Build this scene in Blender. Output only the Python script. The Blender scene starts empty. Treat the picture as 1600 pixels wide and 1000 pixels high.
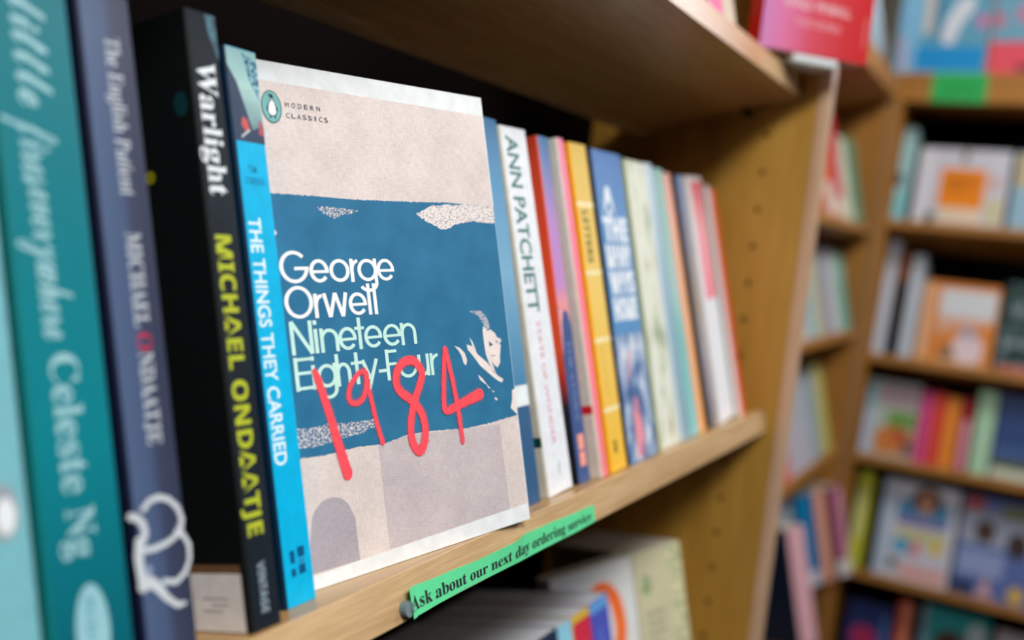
import bpy, bmesh, math, random
from mathutils import Matrix, Vector

random.seed(7)
C = bpy.context.scene.collection
SC = bpy.context.scene

# ------------------------------------------------------------------ camera
cam = bpy.data.cameras.new('camera')
cam.sensor_fit = 'HORIZONTAL'; cam.sensor_width = 36.0; cam.lens = 34.595
cam.clip_start = 0.02; cam.clip_end = 50
cam.dof.use_dof = True; cam.dof.focus_distance = 0.41; cam.dof.aperture_fstop = 3.9
cam.dof.aperture_blades = 9
camo = bpy.data.objects.new('camera', cam); C.objects.link(camo)
_R = Vector((0.47877176, -0.87185785, 0.10315764)); _U = Vector((0.03440286, 0.13604063, 0.99010575))
_F = Vector((0.87726509, 0.47048575, -0.09512681))
_m = Matrix((_R, _U, -_F)).transposed().to_4x4(); _m.translation = (-0.27839136, -0.20027957, 0.13549772)
camo.matrix_world = _m
SC.camera = camo

# ------------------------------------------------------------------ world, lamps, exposure
w = bpy.data.worlds.new('shop_ambient'); SC.world = w; w.use_nodes = True
w.node_tree.nodes['Background'].inputs[0].default_value = (0.80, 0.88, 1.0, 1)
w.node_tree.nodes['Background'].inputs[1].default_value = 0.008
def area(name, loc, target, sx, sy, power, col):
    l = bpy.data.lights.new(name, 'AREA'); l.shape = 'RECTANGLE'; l.size = sx; l.size_y = sy
    l.energy = power; l.color = col
    o = bpy.data.objects.new(name, l); C.objects.link(o); o.location = loc
    d = Vector(target) - Vector(loc)
    o.rotation_euler = d.to_track_quat('-Z', 'Y').to_euler()
    return o
area('ceiling_and_fill_lamp', (-0.50, -0.77, 1.14), (-0.30, -0.32, 0.0), 0.9, 0.28, 25.5, (1.0, 0.985, 0.96))
area('ceiling_and_fill_lamp', (3.2, -0.5, 1.4), (0.9, -0.3, 0.0), 1.2, 1.2, 30, (0.82, 0.88, 1.0))
area('ceiling_and_fill_lamp', (0.0, -1.9, 1.45), (0.2, 0.0, 0.0), 0.9, 0.6, 6.5, (1.0, 0.98, 0.95))  # added weak fill from further out, unseen source, lifts the lower book tops
area('ceiling_and_fill_lamp', (1.25, -0.80, 1.35), (1.45, -0.3, 0.0), 0.6, 0.3, 21, (1.0, 0.98, 0.95))  # added lamp with no known source, brightens the dim far bookcases
SC.view_settings.view_transform = 'Standard'; SC.view_settings.look = 'None'
SC.view_settings.exposure = 0.0; SC.view_settings.gamma = 1.0
SC.view_settings.use_curve_mapping = False

# ------------------------------------------------------------------ materials
def lin(c):
    return c / 12.92 if c <= 0.04045 else ((c + 0.055) / 1.055) ** 2.4
def rgb(h):
    h = h.lstrip('#'); return tuple(lin(int(h[i:i + 2], 16) / 255) for i in (0, 2, 4)) + (1,)
_mats = {}
def _new(name):
    m = bpy.data.materials.new(name); m.use_nodes = True
    nt = m.node_tree; b = nt.nodes['Principled BSDF']
    return m, nt, b
def N(nt, t, **kw):
    n = nt.nodes.new(t)
    for k, v in kw.items(): setattr(n, k, v)
    return n
def obj_coords(nt, scale):
    tc = N(nt, 'ShaderNodeTexCoord'); mp = N(nt, 'ShaderNodeMapping')
    nt.links.new(tc.outputs['Object'], mp.inputs['Vector']); mp.inputs['Scale'].default_value = scale
    return mp.outputs['Vector']
def noise(nt, vec, scale, detail=3, rough=0.55):
    n = N(nt, 'ShaderNodeTexNoise'); nt.links.new(vec, n.inputs['Vector'])
    n.inputs['Scale'].default_value = scale; n.inputs['Detail'].default_value = detail; n.inputs['Roughness'].default_value = rough
    return n.outputs['Fac']
def ramp(nt, fac, stops):
    r = N(nt, 'ShaderNodeValToRGB'); nt.links.new(fac, r.inputs['Fac'])
    e = r.color_ramp.elements
    while len(e) < len(stops): e.new(0.5)
    for i, (p, c) in enumerate(stops): e[i].position = p; e[i].color = c
    return r.outputs['Color']
def paper(hexcol, rough=0.42, var=0.06, spec=0.22):
    """printed card: one ink colour with a faint mottling"""
    key = ('paper', hexcol, rough, var)
    if key in _mats: return _mats[key]
    m, nt, b = _new('printed_card'); c = rgb(hexcol)
    f = noise(nt, obj_coords(nt, (1, 1, 1)), 160, 2)
    nt.links.new(ramp(nt, f, [(0.3, tuple(x * (1 - var) for x in c[:3]) + (1,)), (0.7, tuple(min(1, x * (1 + var)) for x in c[:3]) + (1,))]), b.inputs['Base Color'])
    b.inputs['Roughness'].default_value = rough; b.inputs['Specular IOR Level'].default_value = spec
    _mats[key] = m; return m
def grad(stops, axis, lo, hi, rough=0.4, nz=0.0, key=None):
    """a printed gradient along one local axis (metres lo..hi)"""
    m, nt, b = _new('printed_gradient')
    tc = N(nt, 'ShaderNodeTexCoord'); sp = N(nt, 'ShaderNodeSeparateXYZ'); nt.links.new(tc.outputs['Object'], sp.inputs[0])
    mr = N(nt, 'ShaderNodeMapRange'); mr.inputs['From Min'].default_value = lo; mr.inputs['From Max'].default_value = hi
    nt.links.new(sp.outputs[axis], mr.inputs['Value']); out = mr.outputs['Result']
    if nz:
        f = noise(nt, tc.outputs['Object'], 90, 4)
        ma = N(nt, 'ShaderNodeMath', operation='MULTIPLY_ADD'); nt.links.new(f, ma.inputs[0]); ma.inputs[1].default_value = nz; ma.inputs[2].default_value = -nz * 0.5
        ad = N(nt, 'ShaderNodeMath', operation='ADD'); nt.links.new(out, ad.inputs[0]); nt.links.new(ma.outputs[0], ad.inputs[1]); out = ad.outputs[0]
    nt.links.new(ramp(nt, out, [(p, rgb(c)) for p, c in stops]), b.inputs['Base Color'])
    b.inputs['Roughness'].default_value = rough; b.inputs['Specular IOR Level'].default_value = 0.25
    return m
def blotch(stops, scale, sc=(1, 1, 1), rough=0.42, detail=4):
    """printed picture area: irregular patches of several inks"""
    m, nt, b = _new('printed_picture')
    f = noise(nt, obj_coords(nt, sc), scale, detail)
    nt.links.new(ramp(nt, f, [(p, rgb(c)) for p, c in stops]), b.inputs['Base Color'])
    b.inputs['Roughness'].default_value = rough; b.inputs['Specular IOR Level'].default_value = 0.22
    return m
def wood(name, dark, light, grain=(3, 90, 90), rough=0.45, bump=0.04):
    m, nt, b = _new(name)
    v = obj_coords(nt, grain)
    f1 = noise(nt, v, 6, 6, 0.65)
    f2 = noise(nt, obj_coords(nt, tuple(g * 0.25 for g in grain)), 3, 3, 0.5)
    mx = N(nt, 'ShaderNodeMath', operation='ADD'); nt.links.new(f1, mx.inputs[0]); nt.links.new(f2, mx.inputs[1])
    hf = N(nt, 'ShaderNodeMath', operation='MULTIPLY'); nt.links.new(mx.outputs[0], hf.inputs[0]); hf.inputs[1].default_value = 0.5
    nt.links.new(ramp(nt, hf.outputs[0], [(0.36, rgb(dark)), (0.62, rgb(light))]), b.inputs['Base Color'])
    bp = N(nt, 'ShaderNodeBump'); bp.inputs['Strength'].default_value = bump; bp.inputs['Distance'].default_value = 0.0006
    nt.links.new(f1, bp.inputs['Height']); nt.links.new(bp.outputs[0], b.inputs['Normal'])
    b.inputs['Roughness'].default_value = rough; b.inputs['Specular IOR Level'].default_value = 0.4
    return m
def plain(name, hexcol, rough=0.6, spec=0.3):
    key = (name, hexcol)
    if key in _mats: return _mats[key]
    m, nt, b = _new(name); c = rgb(hexcol)
    f = noise(nt, obj_coords(nt, (1, 1, 1)), 30, 3)
    nt.links.new(ramp(nt, f, [(0.3, tuple(x * 0.93 for x in c[:3]) + (1,)), (0.7, c)]), b.inputs['Base Color'])
    b.inputs['Roughness'].default_value = rough; b.inputs['Specular IOR Level'].default_value = spec
    _mats[key] = m; return m
def page_mat():
    if 'pages' in _mats: return _mats['pages']
    m, nt, b = _new('page_edges')
    f = noise(nt, obj_coords(nt, (4000, 30, 30)), 1, 1)
    nt.links.new(ramp(nt, f, [(0.3, rgb('#b9ae98')), (0.7, rgb('#e2d9c6'))]), b.inputs['Base Color'])
    b.inputs['Roughness'].default_value = 0.85
    _mats['pages'] = m; return m

W_SHELF = wood('oak_shelf_laminate', '#a07844', '#c29c68', (4, 70, 70), 0.3, 0.05)
W_EDGE = wood('oak_edge_banding', '#b08c62', '#d4b48a', (5, 110, 110), 0.27, 0.04)
W_PANEL = wood('oak_panel_laminate', '#a87a2c', '#bf923f', (60, 60, 3), 0.5, 0.03)
W_LIP = wood('beech_lipping', '#c09a78', '#d6b498', (80, 80, 4), 0.3, 0.03)
W_FAR = wood('oak_panel_far', '#9a6626', '#b47c34', (40, 40, 3), 0.6, 0.03)
W_FARSH = wood('oak_shelf_far', '#966424', '#b07832', (40, 3, 40), 0.6, 0.03)
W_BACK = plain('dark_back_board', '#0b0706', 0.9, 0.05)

# ------------------------------------------------------------------ mesh helpers
class MB:
    """collects faces with their materials and links them as ONE mesh object"""
    def __init__(s): s.v = []; s.f = []; s.mi = []; s.m = []; s.layer = 0
    def mat(s, m):
        if m not in s.m: s.m.append(m)
        return s.m.index(m)
    def face(s, pts, m):
        i = len(s.v); s.v += [tuple(p) for p in pts]; s.f.append(list(range(i, i + len(pts)))); s.mi.append(s.mat(m))
    def box(s, a, b, m, bev=0.0):
        x0, y0, z0 = a; x1, y1, z1 = b; e = bev
        if e <= 0:
            P = [(x0, y0, z0), (x1, y0, z0), (x1, y1, z0), (x0, y1, z0), (x0, y0, z1), (x1, y0, z1), (x1, y1, z1), (x0, y1, z1)]
            for q in ((0, 3, 2, 1), (4, 5, 6, 7), (0, 1, 5, 4), (1, 2, 6, 5), (2, 3, 7, 6), (3, 0, 4, 7)):
                s.face([P[k] for k in q], m)
            return
        bm = bmesh.new(); bmesh.ops.create_cube(bm, size=1)
        for v in bm.verts: v.co = Vector(((x0 + x1) / 2 + v.co.x * (x1 - x0), (y0 + y1) / 2 + v.co.y * (y1 - y0), (z0 + z1) / 2 + v.co.z * (z1 - z0)))
        bmesh.ops.bevel(bm, geom=bm.edges[:], offset=e, segments=2, affect='EDGES', profile=0.6)
        for f in bm.faces: s.face([v.co[:] for v in f.verts], m)
        bm.free()
    def cyl(s, c, axis, r, h, m, n=20):
        ax = Vector(axis).normalized(); t = ax.orthogonal().normalized(); u = ax.cross(t); c = Vector(c)
        a = [c + t * r * math.cos(2 * math.pi * k / n) + u * r * math.sin(2 * math.pi * k / n) for k in range(n)]
        b = [p + ax * h for p in a]
        s.face(a[::-1], m); s.face(b, m)
        for k in range(n): s.face([a[k], a[(k + 1) % n], b[(k + 1) % n], b[k]], m)
    def build(s, name, parent=None, kind=None, smooth=False):
        me = bpy.data.meshes.new(name); me.from_pydata(s.v, [], s.f)
        for m in s.m: me.materials.append(m)
        for p, k in zip(me.polygons, s.mi): p.material_index = k
        bm = bmesh.new(); bm.from_mesh(me)
        bmesh.ops.remove_doubles(bm, verts=bm.verts, dist=2e-6)
        bm.to_mesh(me); bm.free()
        if smooth:
            for p in me.polygons: p.use_smooth = True
        o = bpy.data.objects.new(name, me); C.objects.link(o)
        if parent: o.parent = parent
        if kind: o['kind'] = kind
        return o
def empty(name, mat, label, cat, group=None):
    o = bpy.data.objects.new(name, None); C.objects.link(o); o.matrix_world = mat; o.empty_display_size = 0.03
    o['label'] = label; o['category'] = cat
    if group: o['group'] = group
    return o

# planar drawing: a Plane turns 2-D points (metres) into points just above a surface
class Plane:
    def __init__(s, mb, org, ux, uy, nrm):
        s.mb = mb; s.o = Vector(org); s.ux = Vector(ux); s.uy = Vector(uy); s.n = Vector(nrm); s.k = 1
    def p(s, q): return s.o + s.ux * q[0] + s.uy * q[1] + s.n * (s.k * 0.000014)
    def up(s, n=1): s.k += n; return s
    def poly(s, pts, m):
        # ear-clip through bmesh-free tessellation
        from mathutils.geometry import tessellate_polygon
        v3 = [Vector((a[0], a[1], 0)) for a in pts]
        P = [s.p(a) for a in pts]
        for t in tessellate_polygon([v3]): s._tri([P[k] for k in t], m)
    def _tri(s, T, m):
        if (T[1] - T[0]).cross(T[2] - T[0]).dot(s.n) < 0: T = T[::-1]
        s.mb.face(T, m)
    def rect(s, x0, y0, x1, y1, m): s.poly([(x0, y0), (x1, y0), (x1, y1), (x0, y1)], m)
    def ell(s, cx, cy, rx, ry, m, n=36):
        s.poly([(cx + rx * math.cos(2 * math.pi * k / n), cy + ry * math.sin(2 * math.pi * k / n)) for k in range(n)], m)
    def stroke(s, pts, wd, m, caps=False, flat=1.0):
        """ribbon along a polyline; wd is a number or one width per point"""
        n = len(pts); W = wd if isinstance(wd, (list, tuple)) else [wd] * n
        V = [Vector((a[0], a[1])) for a in pts]; L = []; Rr = []
        for i in range(n):
            d0 = (V[i] - V[i - 1]).normalized() if i else (V[1] - V[0]).normalized()
            d1 = (V[i + 1] - V[i]).normalized() if i < n - 1 else d0
            t = (d0 + d1); t = t.normalized() if t.length > 1e-6 else d0
            nn = Vector((-t.y, t.x)); c = max(0.5, nn.dot(Vector((-d0.y, d0.x))))
            d = nn * W[i] / 2 / c; d.y *= flat; L.append(V[i] + d); Rr.append(V[i] - d)
        for i in range(n - 1):
            s.k += 0.012
            q = [s.p(L[i]), s.p(Rr[i]), s.p(Rr[i + 1]), s.p(L[i + 1])]
            s._tri([q[0], q[1], q[2]], m); s._tri([q[0], q[2], q[3]], m)
        if caps:
            for i in (0, n - 1):
                s.k += 0.25
                s.ell(V[i].x, V[i].y, W[i] / 2, W[i] / 2, m, 16)
    def text(s, body, st, box, m, rot=False, bold=0.0, upto=None):
        """box: start, end along the reading direction, baseline and cap line across it.
        rot: lettering runs down the spine, its top towards +x"""
        a0, a1, b0, b1 = box
        V, F, capH, x0, x1 = glyphs(body, st, bold)
        for f in F:
            T = []
            for k in f:
                u = (V[k][0] - x0) / (x1 - x0); t = V[k][1] / capH
                al = a0 + (a1 - a0) * u; ac = b0 + (b1 - b0) * t
                T.append(s.p((ac, al) if rot else (al, ac)))
            for k in range(1, len(T) - 1): s._tri([T[0], T[k], T[k + 1]], m)
_STY = {'serif': (0x1D400, 0x1D41A), 'script': (0x1D4D0, 0x1D4EA), 'bold': (0x1D5D4, 0x1D5EE), 'slant': (0x1D468, 0x1D482), 'sans': (0x1D5A0, 0x1D5BA)}
def styled(t, st):
    if st == 'plain': return t
    U, L = _STY[st]
    return ''.join(chr(U + ord(c) - 65) if 'A' <= c <= 'Z' else chr(L + ord(c) - 97) if 'a' <= c <= 'z' else c for c in t)
_gc = {}
def _raw(t, bold):
    cu = bpy.data.curves.new('lettering', 'FONT'); cu.body = t; cu.size = 1; cu.resolution_u = 4; cu.offset = bold
    o = bpy.data.objects.new('lettering', cu); me = o.to_mesh()
    V = [(v.co.x, v.co.y) for v in me.vertices]; F = [list(p.vertices) for p in me.polygons]
    o.to_mesh_clear(); bpy.data.objects.remove(o); bpy.data.curves.remove(cu)
    return V, F
def glyphs(t, st, bold=0.0):
    k = (t, st, bold)
    if k not in _gc:
        V, F = _raw(styled(t, st), bold); H, _ = _raw(styled('H', st), bold)
        _gc[k] = (V, F, max(v[1] for v in H), min(v[0] for v in V), max(v[0] for v in V))
    return _gc[k]

# ------------------------------------------------------------------ frames: every shelf leans back by TH
TH = 0.2514816911923039
ct, sn = math.cos(TH), math.sin(TH)
def frame_front(o):      # local x = world x, local y = into the bookcase, local z = up the books
    return Matrix(((1, 0, 0, o[0]), (0, ct, sn, o[1]), (0, -sn, ct, o[2]), (0, 0, 0, 1)))
def frame_side(o):       # the bookcase across the aisle end: local x = world -y, local y = world +x
    return Matrix(((0, ct, sn, o[0]), (-1, 0, 0, o[1]), (0, -sn, ct, o[2]), (0, 0, 0, 1)))

# ------------------------------------------------------------------ book builder
def book(label, fr, x, y, t, D, H, spine, left=None, right=None, group=None, yaw=0.0, draw=None, face=False, z=0.0, pages=None, lean=0.0):
    """spine-out book: t thick, D deep, H tall. face=True: front cover t wide towards the viewer, D thick, spine at its left"""
    M = fr @ Matrix.Translation((x, y, z + 0.0002)) @ Matrix.Rotation(-yaw, 4, 'Z') @ Matrix.Rotation(-lean, 4, 'Y')
    root = empty('book', M, label, 'book', group)
    left = left or spine; right = right or spine
    r = min(0.0011, t * 0.12, D * 0.2); th = 0.0004
    def arc(cx, cy, a0, rr): return [(cx + rr * math.cos(math.radians(a0 + k * 30)), cy + rr * math.sin(math.radians(a0 + k * 30))) for k in range(4)]
    if not face:
        segs = [([(0, D), (0, r)], left), (arc(r, r, 180, r), left), ([(r, 0), (t - r, 0)], spine), (arc(t - r, r, 270, r), right), ([(t, r), (t, D)], right)]
        pg = ((th, th * 1.5, 0.0003), (t - th, D - 0.0006, H - 0.0004))
    else:
        segs = [([(t, D), (r, D)], right), (arc(r, D - r, 90, r), left), ([(0, D - r), (0, r)], left), (arc(r, r, 180, r), left), ([(r, 0), (t, 0)], spine)]
        pg = ((th * 1.5, th, 0.0003), (t - 0.0006, D - th, H - 0.0004))
    mb = MB()
    outer = []
    for pts, m in segs:
        for i in range(len(pts) - 1): outer.append((pts[i], pts[i + 1], m))
    cx, cy = t / 2, D / 2
    def inn(p):
        return (min(max(p[0], th), t - th) if not face else min(max(p[0], th), t), min(max(p[1], th), D) if not face else min(max(p[1], th), D - th))
    for a, b, m in outer:
        mb.face([(b[0], b[1], 0), (a[0], a[1], 0), (a[0], a[1], H), (b[0], b[1], H)][::-1], m)
        ia, ib = inn(a), inn(b)
        mb.face([(a[0], a[1], H), (b[0], b[1], H), (ib[0], ib[1], H), (ia[0], ia[1], H)], m)
        mb.face([(a[0], a[1], 0), (ia[0], ia[1], 0), (ib[0], ib[1], 0), (b[0], b[1], 0)], m)
    if draw:
        S = Plane(mb, (0, 0, 0), (1, 0, 0), (0, 0, 1), (0, -1, 0))
        L = Plane(mb, (0, 0, 0), (0, 1, 0), (0, 0, 1), (-1, 0, 0))
        draw(S, L)
    mb.build('cover', root)
    pb = MB(); pb.box(pg[0], pg[1], pages or page_mat()); pb.build('page_block', root)
    return root
def shade(f):    # simple art given in fractions of the face
    return f
def art(w, h, items):
    """items: (colour or material, [(fx,fz)...]) polygons, or ('ell', col, fx, fz, rx, rz)"""
    def d(S, L):
        for it in items:
            if it[0] == 'ell': S.ell(it[2] * w, it[3] * h, it[4] * w, it[5] * h, paper(it[1]), 24)
            elif it[0] == 'r': S.rect(it[2] * w, it[3] * h, it[4] * w, it[5] * h, paper(it[1]) if isinstance(it[1], str) else it[1])
            elif it[0] == 't': S.text(it[2], it[3], (it[4] * w, it[5] * w, it[6] * h, it[7] * h), paper(it[1]))
            else: S.poly([(a * w, b * h) for a, b in it[1]], paper(it[0]) if isinstance(it[0], str) else it[0])
            S.up()
    return d

# ------------------------------------------------------------------ the setting
fl = MB(); fl.box((-2.2, -3.0, -1.12), (4.3, 0.62, -1.05), plain('grey_carpet_tile', '#34312f', 0.95)); fl.build('floor', kind='structure')
wl = MB(); wl.box((-2.2, 0.55, -1.05), (4.3, 0.62, 1.9), plain('cream_plaster', '#cfc8ba', 0.9)); wl.build('wall_back', kind='structure')
wl = MB(); wl.box((4.2, -3.0, -1.05), (4.3, 0.55, 1.9), plain('cream_plaster', '#cfc8ba', 0.9)); wl.build('wall_right', kind='structure')

# ------------------------------------------------------------------ near bookcase
F_MID = frame_front((0, 0, 0)); F_UP = frame_front((0, 0.0072, 0.2849)); F_LOW = frame_front((0, 0, -0.285))
XE = 0.5715
bc = empty('bookcase', Matrix.Translation((0.1, 0.12, -1.05)), 'oak bookcase whose leaning shelves carry the long row of paperbacks nearest the camera', 'bookcase')
def kid(mb, name, root, M=None):
    o = mb.build(name, root); o.matrix_parent_inverse = root.matrix_world.inverted()
    if M is not None: o.matrix_basis = M
    return o
for k, x0 in enumerate((0.573, -0.39)):
    u = MB(); u.box((x0, -0.0115, -1.05), (x0 + 0.0195, 0.205, 0.62), W_PANEL)
    u.box((x0, -0.0205, -1.05), (x0 + 0.0195, -0.0115, 0.62), W_LIP, 0.0012)
    pan = plain('peg_hole_shadow', '#3a260c', 0.9, 0.1)
    if k == 0:
        for j in range(-24, 11):
            zz = 0.2032 + 0.032 * (j - 1) if j > 0 else 0.2032 + 0.032 * (j - 1)
            if -0.8 < zz < 0.6:
                for yy in (0.028, 0.165):
                    u.cyl((x0 - 0.0002, yy, zz), (1, 0, 0), 0.0024, 0.0004, pan, 14)
    kid(u, 'upright', bc)
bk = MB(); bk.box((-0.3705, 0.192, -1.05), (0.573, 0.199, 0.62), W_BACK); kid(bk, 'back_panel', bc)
for fr in (F_MID, F_UP, F_LOW, frame_front((0, 0, -0.60)), frame_front((0, 0.0072, 0.585))):
    s = MB(); s.box((-0.370, 0.0016, -0.0185), (XE, 0.143, 0.0), W_SHELF)
    s.box((-0.370, 0.0, -0.0185), (XE, 0.0016, 0.0), W_EDGE, 0.0004)
    s.box((-0.370, 0.134, -0.0225), (XE, 0.143, -0.0185), W_EDGE)
    kid(s, 'shelf', bc, fr)
    for xx in (0.566,):
        p = MB(); p.cyl((0.559, 0.045, -0.0225), (1, 0, 0), 0.0035, 0.014, plain('steel_pin', '#2c2a28', 0.4, 0.5), 14)
        kid(p, 'shelf_pin', bc, fr)

# ------------------------------------------------------------------ middle shelf, left of the face-out book
WHT = paper('#f4f4f2'); G_ROW = 'paperbacks on the middle shelf'
TEALTXT = paper('#93bcc4'); GREYTXT = paper('#b9bfc6')
def d_aqua(S, L):
    S.ell(0.0145, 0.0545, 0.0042, 0.0072, paper('#8f9aa3')); S.up(); S.ell(0.0150, 0.0535, 0.0026, 0.0046, paper('#d9dde0'))
book('pale aqua paperback cut off by the picture edge, before the teal book', F_MID, -0.1405, 0.005, 0.0215, 0.129, 0.216, paper('#72aeb8'), group=G_ROW, draw=d_aqua)
def d_teal(S, L):
    o = -0.1168
    def X(a): return a / 1000 - o
    S.text('little', 'script', (0.190, 0.160, X(-109.5), X(-98.5)), TEALTXT, True, 0.010)
    S.text('fires', 'script', (0.1565, 0.1385, X(-110.5), X(-99)), TEALTXT, True, 0.010)
    S.text('everywhere', 'script', (0.1375, 0.097, X(-109.5), X(-99)), TEALTXT, True, 0.010)
    S.text('Celeste', 'serif', (0.0930, 0.0555, X(-108.8), X(-100.3)), TEALTXT, True, 0.005)
    S.text('Ng', 'serif', (0.0515, 0.0385, X(-108.8), X(-100.2)), TEALTXT, True, 0.005)
    S.ell(X(-104.2), 0.0185, 0.0052, 0.0125, paper('#8dbcc6')); S.up()
    S.text('fiction', 'serif', (0.0275, 0.0105, X(-105.6), X(-103.2)), paper('#4f97a6'), True)
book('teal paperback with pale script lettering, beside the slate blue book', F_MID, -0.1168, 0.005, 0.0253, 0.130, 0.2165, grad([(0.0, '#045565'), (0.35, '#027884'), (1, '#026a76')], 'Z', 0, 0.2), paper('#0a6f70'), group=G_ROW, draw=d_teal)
def d_slate(S, L):
    o = -0.0885
    def X(a): return a / 1000 - o
    def P(q): return [(X(a), b / 1000) for a, b in q]
    lt = paper('#c4cacf')
    S.text('The English Patient', 'serif', (0.1850, 0.1380, X(-79.8), X(-74.6)), GREYTXT, True, -0.004)
    S.text('MICHAEL', 'serif', (0.1270, 0.0990, X(-79.8), X(-74.6)), GREYTXT, True)
    S.text('O', 'serif', (0.0974, 0.0920, X(-79.8), X(-74.6)), paper('#b02a44'), True)
    S.text('NDAATJE', 'serif', (0.0915, 0.0645, X(-79.8), X(-74.6)), GREYTXT, True)
    S.stroke(P([(-84.5, 46.4), (-81.5, 48.8), (-78.2, 49.2), (-74.6, 47.9), (-71.6, 44.8), (-70.5, 41.0), (-71.6, 37.6), (-76.7, 35.6), (-81.5, 35.0), (-86.0, 35.4)]), 0.0017, lt)
    S.stroke(P([(-73.5, 38.6), (-70.6, 36.4), (-68.9, 33.2), (-69.2, 29.0), (-71.3, 25.6), (-75.0, 23.7), (-80.0, 25.2)]), 0.0016, lt)
    S.ell(X(-71.4), 0.0395, 0.0009, 0.0012, lt); S.ell(X(-84.3), 0.0293, 0.0012, 0.0016, paper('#8d9cb8'))
    S.stroke(P([(-88.6, 45.6), (-86.4, 44.8), (-84.6, 42.6), (-84.2, 39.9), (-86.2, 36.8)]), 0.0022, lt, True)
    S.up(); S.poly(P([(-88.4, 44.0), (-86.8, 43.0), (-86.6, 40.4), (-87.4, 38.8), (-88.4, 38.6)]), paper('#14182a')); S.up()
    S.stroke(P([(-86.6, 38.2), (-87.3, 33.5), (-87.2, 29.5), (-86.6, 25.6)]), [0.0028, 0.0030, 0.0026, 0.0034], lt, True)
    S.stroke(P([(-86.8, 25.6), (-84.4, 26.2), (-82.0, 24.3), (-78.9, 20.0), (-75.4, 17.0), (-72.6, 16.9)]), [0.0036, 0.0033, 0.0030, 0.0021, 0.0017, 0.0010], lt, True)
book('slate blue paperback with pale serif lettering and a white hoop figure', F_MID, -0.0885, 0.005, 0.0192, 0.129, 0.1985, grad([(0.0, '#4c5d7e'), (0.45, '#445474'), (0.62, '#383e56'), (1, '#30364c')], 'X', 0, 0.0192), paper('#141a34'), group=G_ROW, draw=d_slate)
def d_black(S, L):
    o = -0.0483
    def X(a): return a / 1000 - o
    S.poly([(0.0131, 0.186), (0.0131, 0.2010), (0.0085, 0.2010), (0.0095, 0.195), (0.0112, 0.190)], blotch([(0.35, '#1d2b38'), (0.7, '#4b7f92')], 260)); S.up()
    S.text('Warlight', 'serif', (0.1845, 0.1405, X(-45.6), X(-37.6)), paper('#dfe6ea'), True, 0.004)
    S.text('MICHAEL ONDAATJE', 'bold', (0.1275, 0.0300, X(-45.7), X(-38.8)), paper('#b2bc30'), True, 0.008)
    S.text('VINTAGE', 'bold', (0.0213, 0.0050, X(-43.3), X(-40.0)), paper('#93a3b0'), True)
    wh = paper('#efebea', 0.5)
    L.rect(0.0026, 0.0002, 0.0255, 0.0190, wh); L.rect(0.0026, 0.0190, 0.0255, 0.0218, paper('#7a5a3c')); L.up()
    for k, (a, b) in enumerate(((0.009, 0.0205), (0.009, 0.0165), (0.012, 0.0205))):
        L.rect(a, 0.0105 - 0.002 * k, b, 0.0111 - 0.002 * k, paper('#a9a3a2'))
    L.ell(0.006, 0.171, 0.003, 0.004, paper('#123c42')); L.ell(0.0235, 0.150, 0.0025, 0.0022, paper('#8e8a10'))
book('black paperback with white title over yellow capitals, beside the slate blue book', F_MID, -0.0483, 0.0038, 0.0135, 0.129, 0.2012, blotch([(0.3, '#0c151e'), (0.75, '#16212d')], 60, rough=0.6), paper('#0a1011', 0.6), group=G_ROW, draw=d_black)
def d_cyan(S, L):
    o = -0.0235
    def X(a): return a / 1000 - o
    t = 0.0161
    S.rect(0.0006, 0.1630, t - 0.0006, 0.1963, grad([(0.2, '#5d7f8c'), (0.6, '#a4c8c4'), (1, '#86b2b6')], 'Z', 0.160, 0.197, 0.4, 0.35)); S.up()
    dk = paper('#33415a')
    S.poly([(0.0006, 0.1630), (t - 0.0006, 0.1630), (t - 0.0006, 0.170), (0.0100, 0.1675), (0.0045, 0.184), (0.0006, 0.190)], dk)
    S.poly([(t - 0.0006, 0.1930), (0.0085, 0.1955), (0.0105, 0.186), (t - 0.0006, 0.178)], blotch([(0.45, '#24506e'), (0.55, '#86bcc8')], 700)); S.up()
    S.poly([(0.0045, 0.169), (0.0065, 0.1665), (0.0085, 0.167), (0.0078, 0.171), (0.0055, 0.172)], paper('#c25a58'))
    S.poly([(0.0128, 0.1665), (0.0150, 0.166), (0.0152, 0.170), (0.0138, 0.172)], paper('#b0505a'))
    S.stroke([(0.004, 0.1645), (0.0085, 0.1675)], 0.0008, paper('#b8c2c4')); S.up()
    nv = paper('#167fac')
    S.text('TIM', 'plain', (0.0052, 0.0096, 0.1520, 0.1546), nv, False, 0.02)
    S.text("O'BRIEN", 'plain', (0.0030, 0.0126, 0.1478, 0.1504), nv, False, 0.02)
    S.text('THE THINGS THEY CARRIED', 'plain', (0.1360, 0.0490, X(-20.9), X(-14.9)), paper('#e6f6fb'), True, 0.012)
    for a, b, c, d in ((0.0046, 0.0146, 0.0070, 0.0190), (0.0085, 0.0160, 0.0121, 0.0196), (0.0046, 0.0100, 0.0068, 0.0128), (0.0085, 0.0102, 0.0119, 0.0134)):
        S.rect(a, b, c, d, paper('#0d4f80'))
    S.rect(0.0088, 0.0138, 0.0119, 0.0155, paper('#2b86b4'))
book('bright cyan paperback with small roofscape picture, touching the face-out book', F_MID, -0.0235, 0.0122, 0.0161, 0.129, 0.1965, paper('#05aede', 0.4), paper('#0a2a44'), group=G_ROW, draw=d_cyan)

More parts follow.
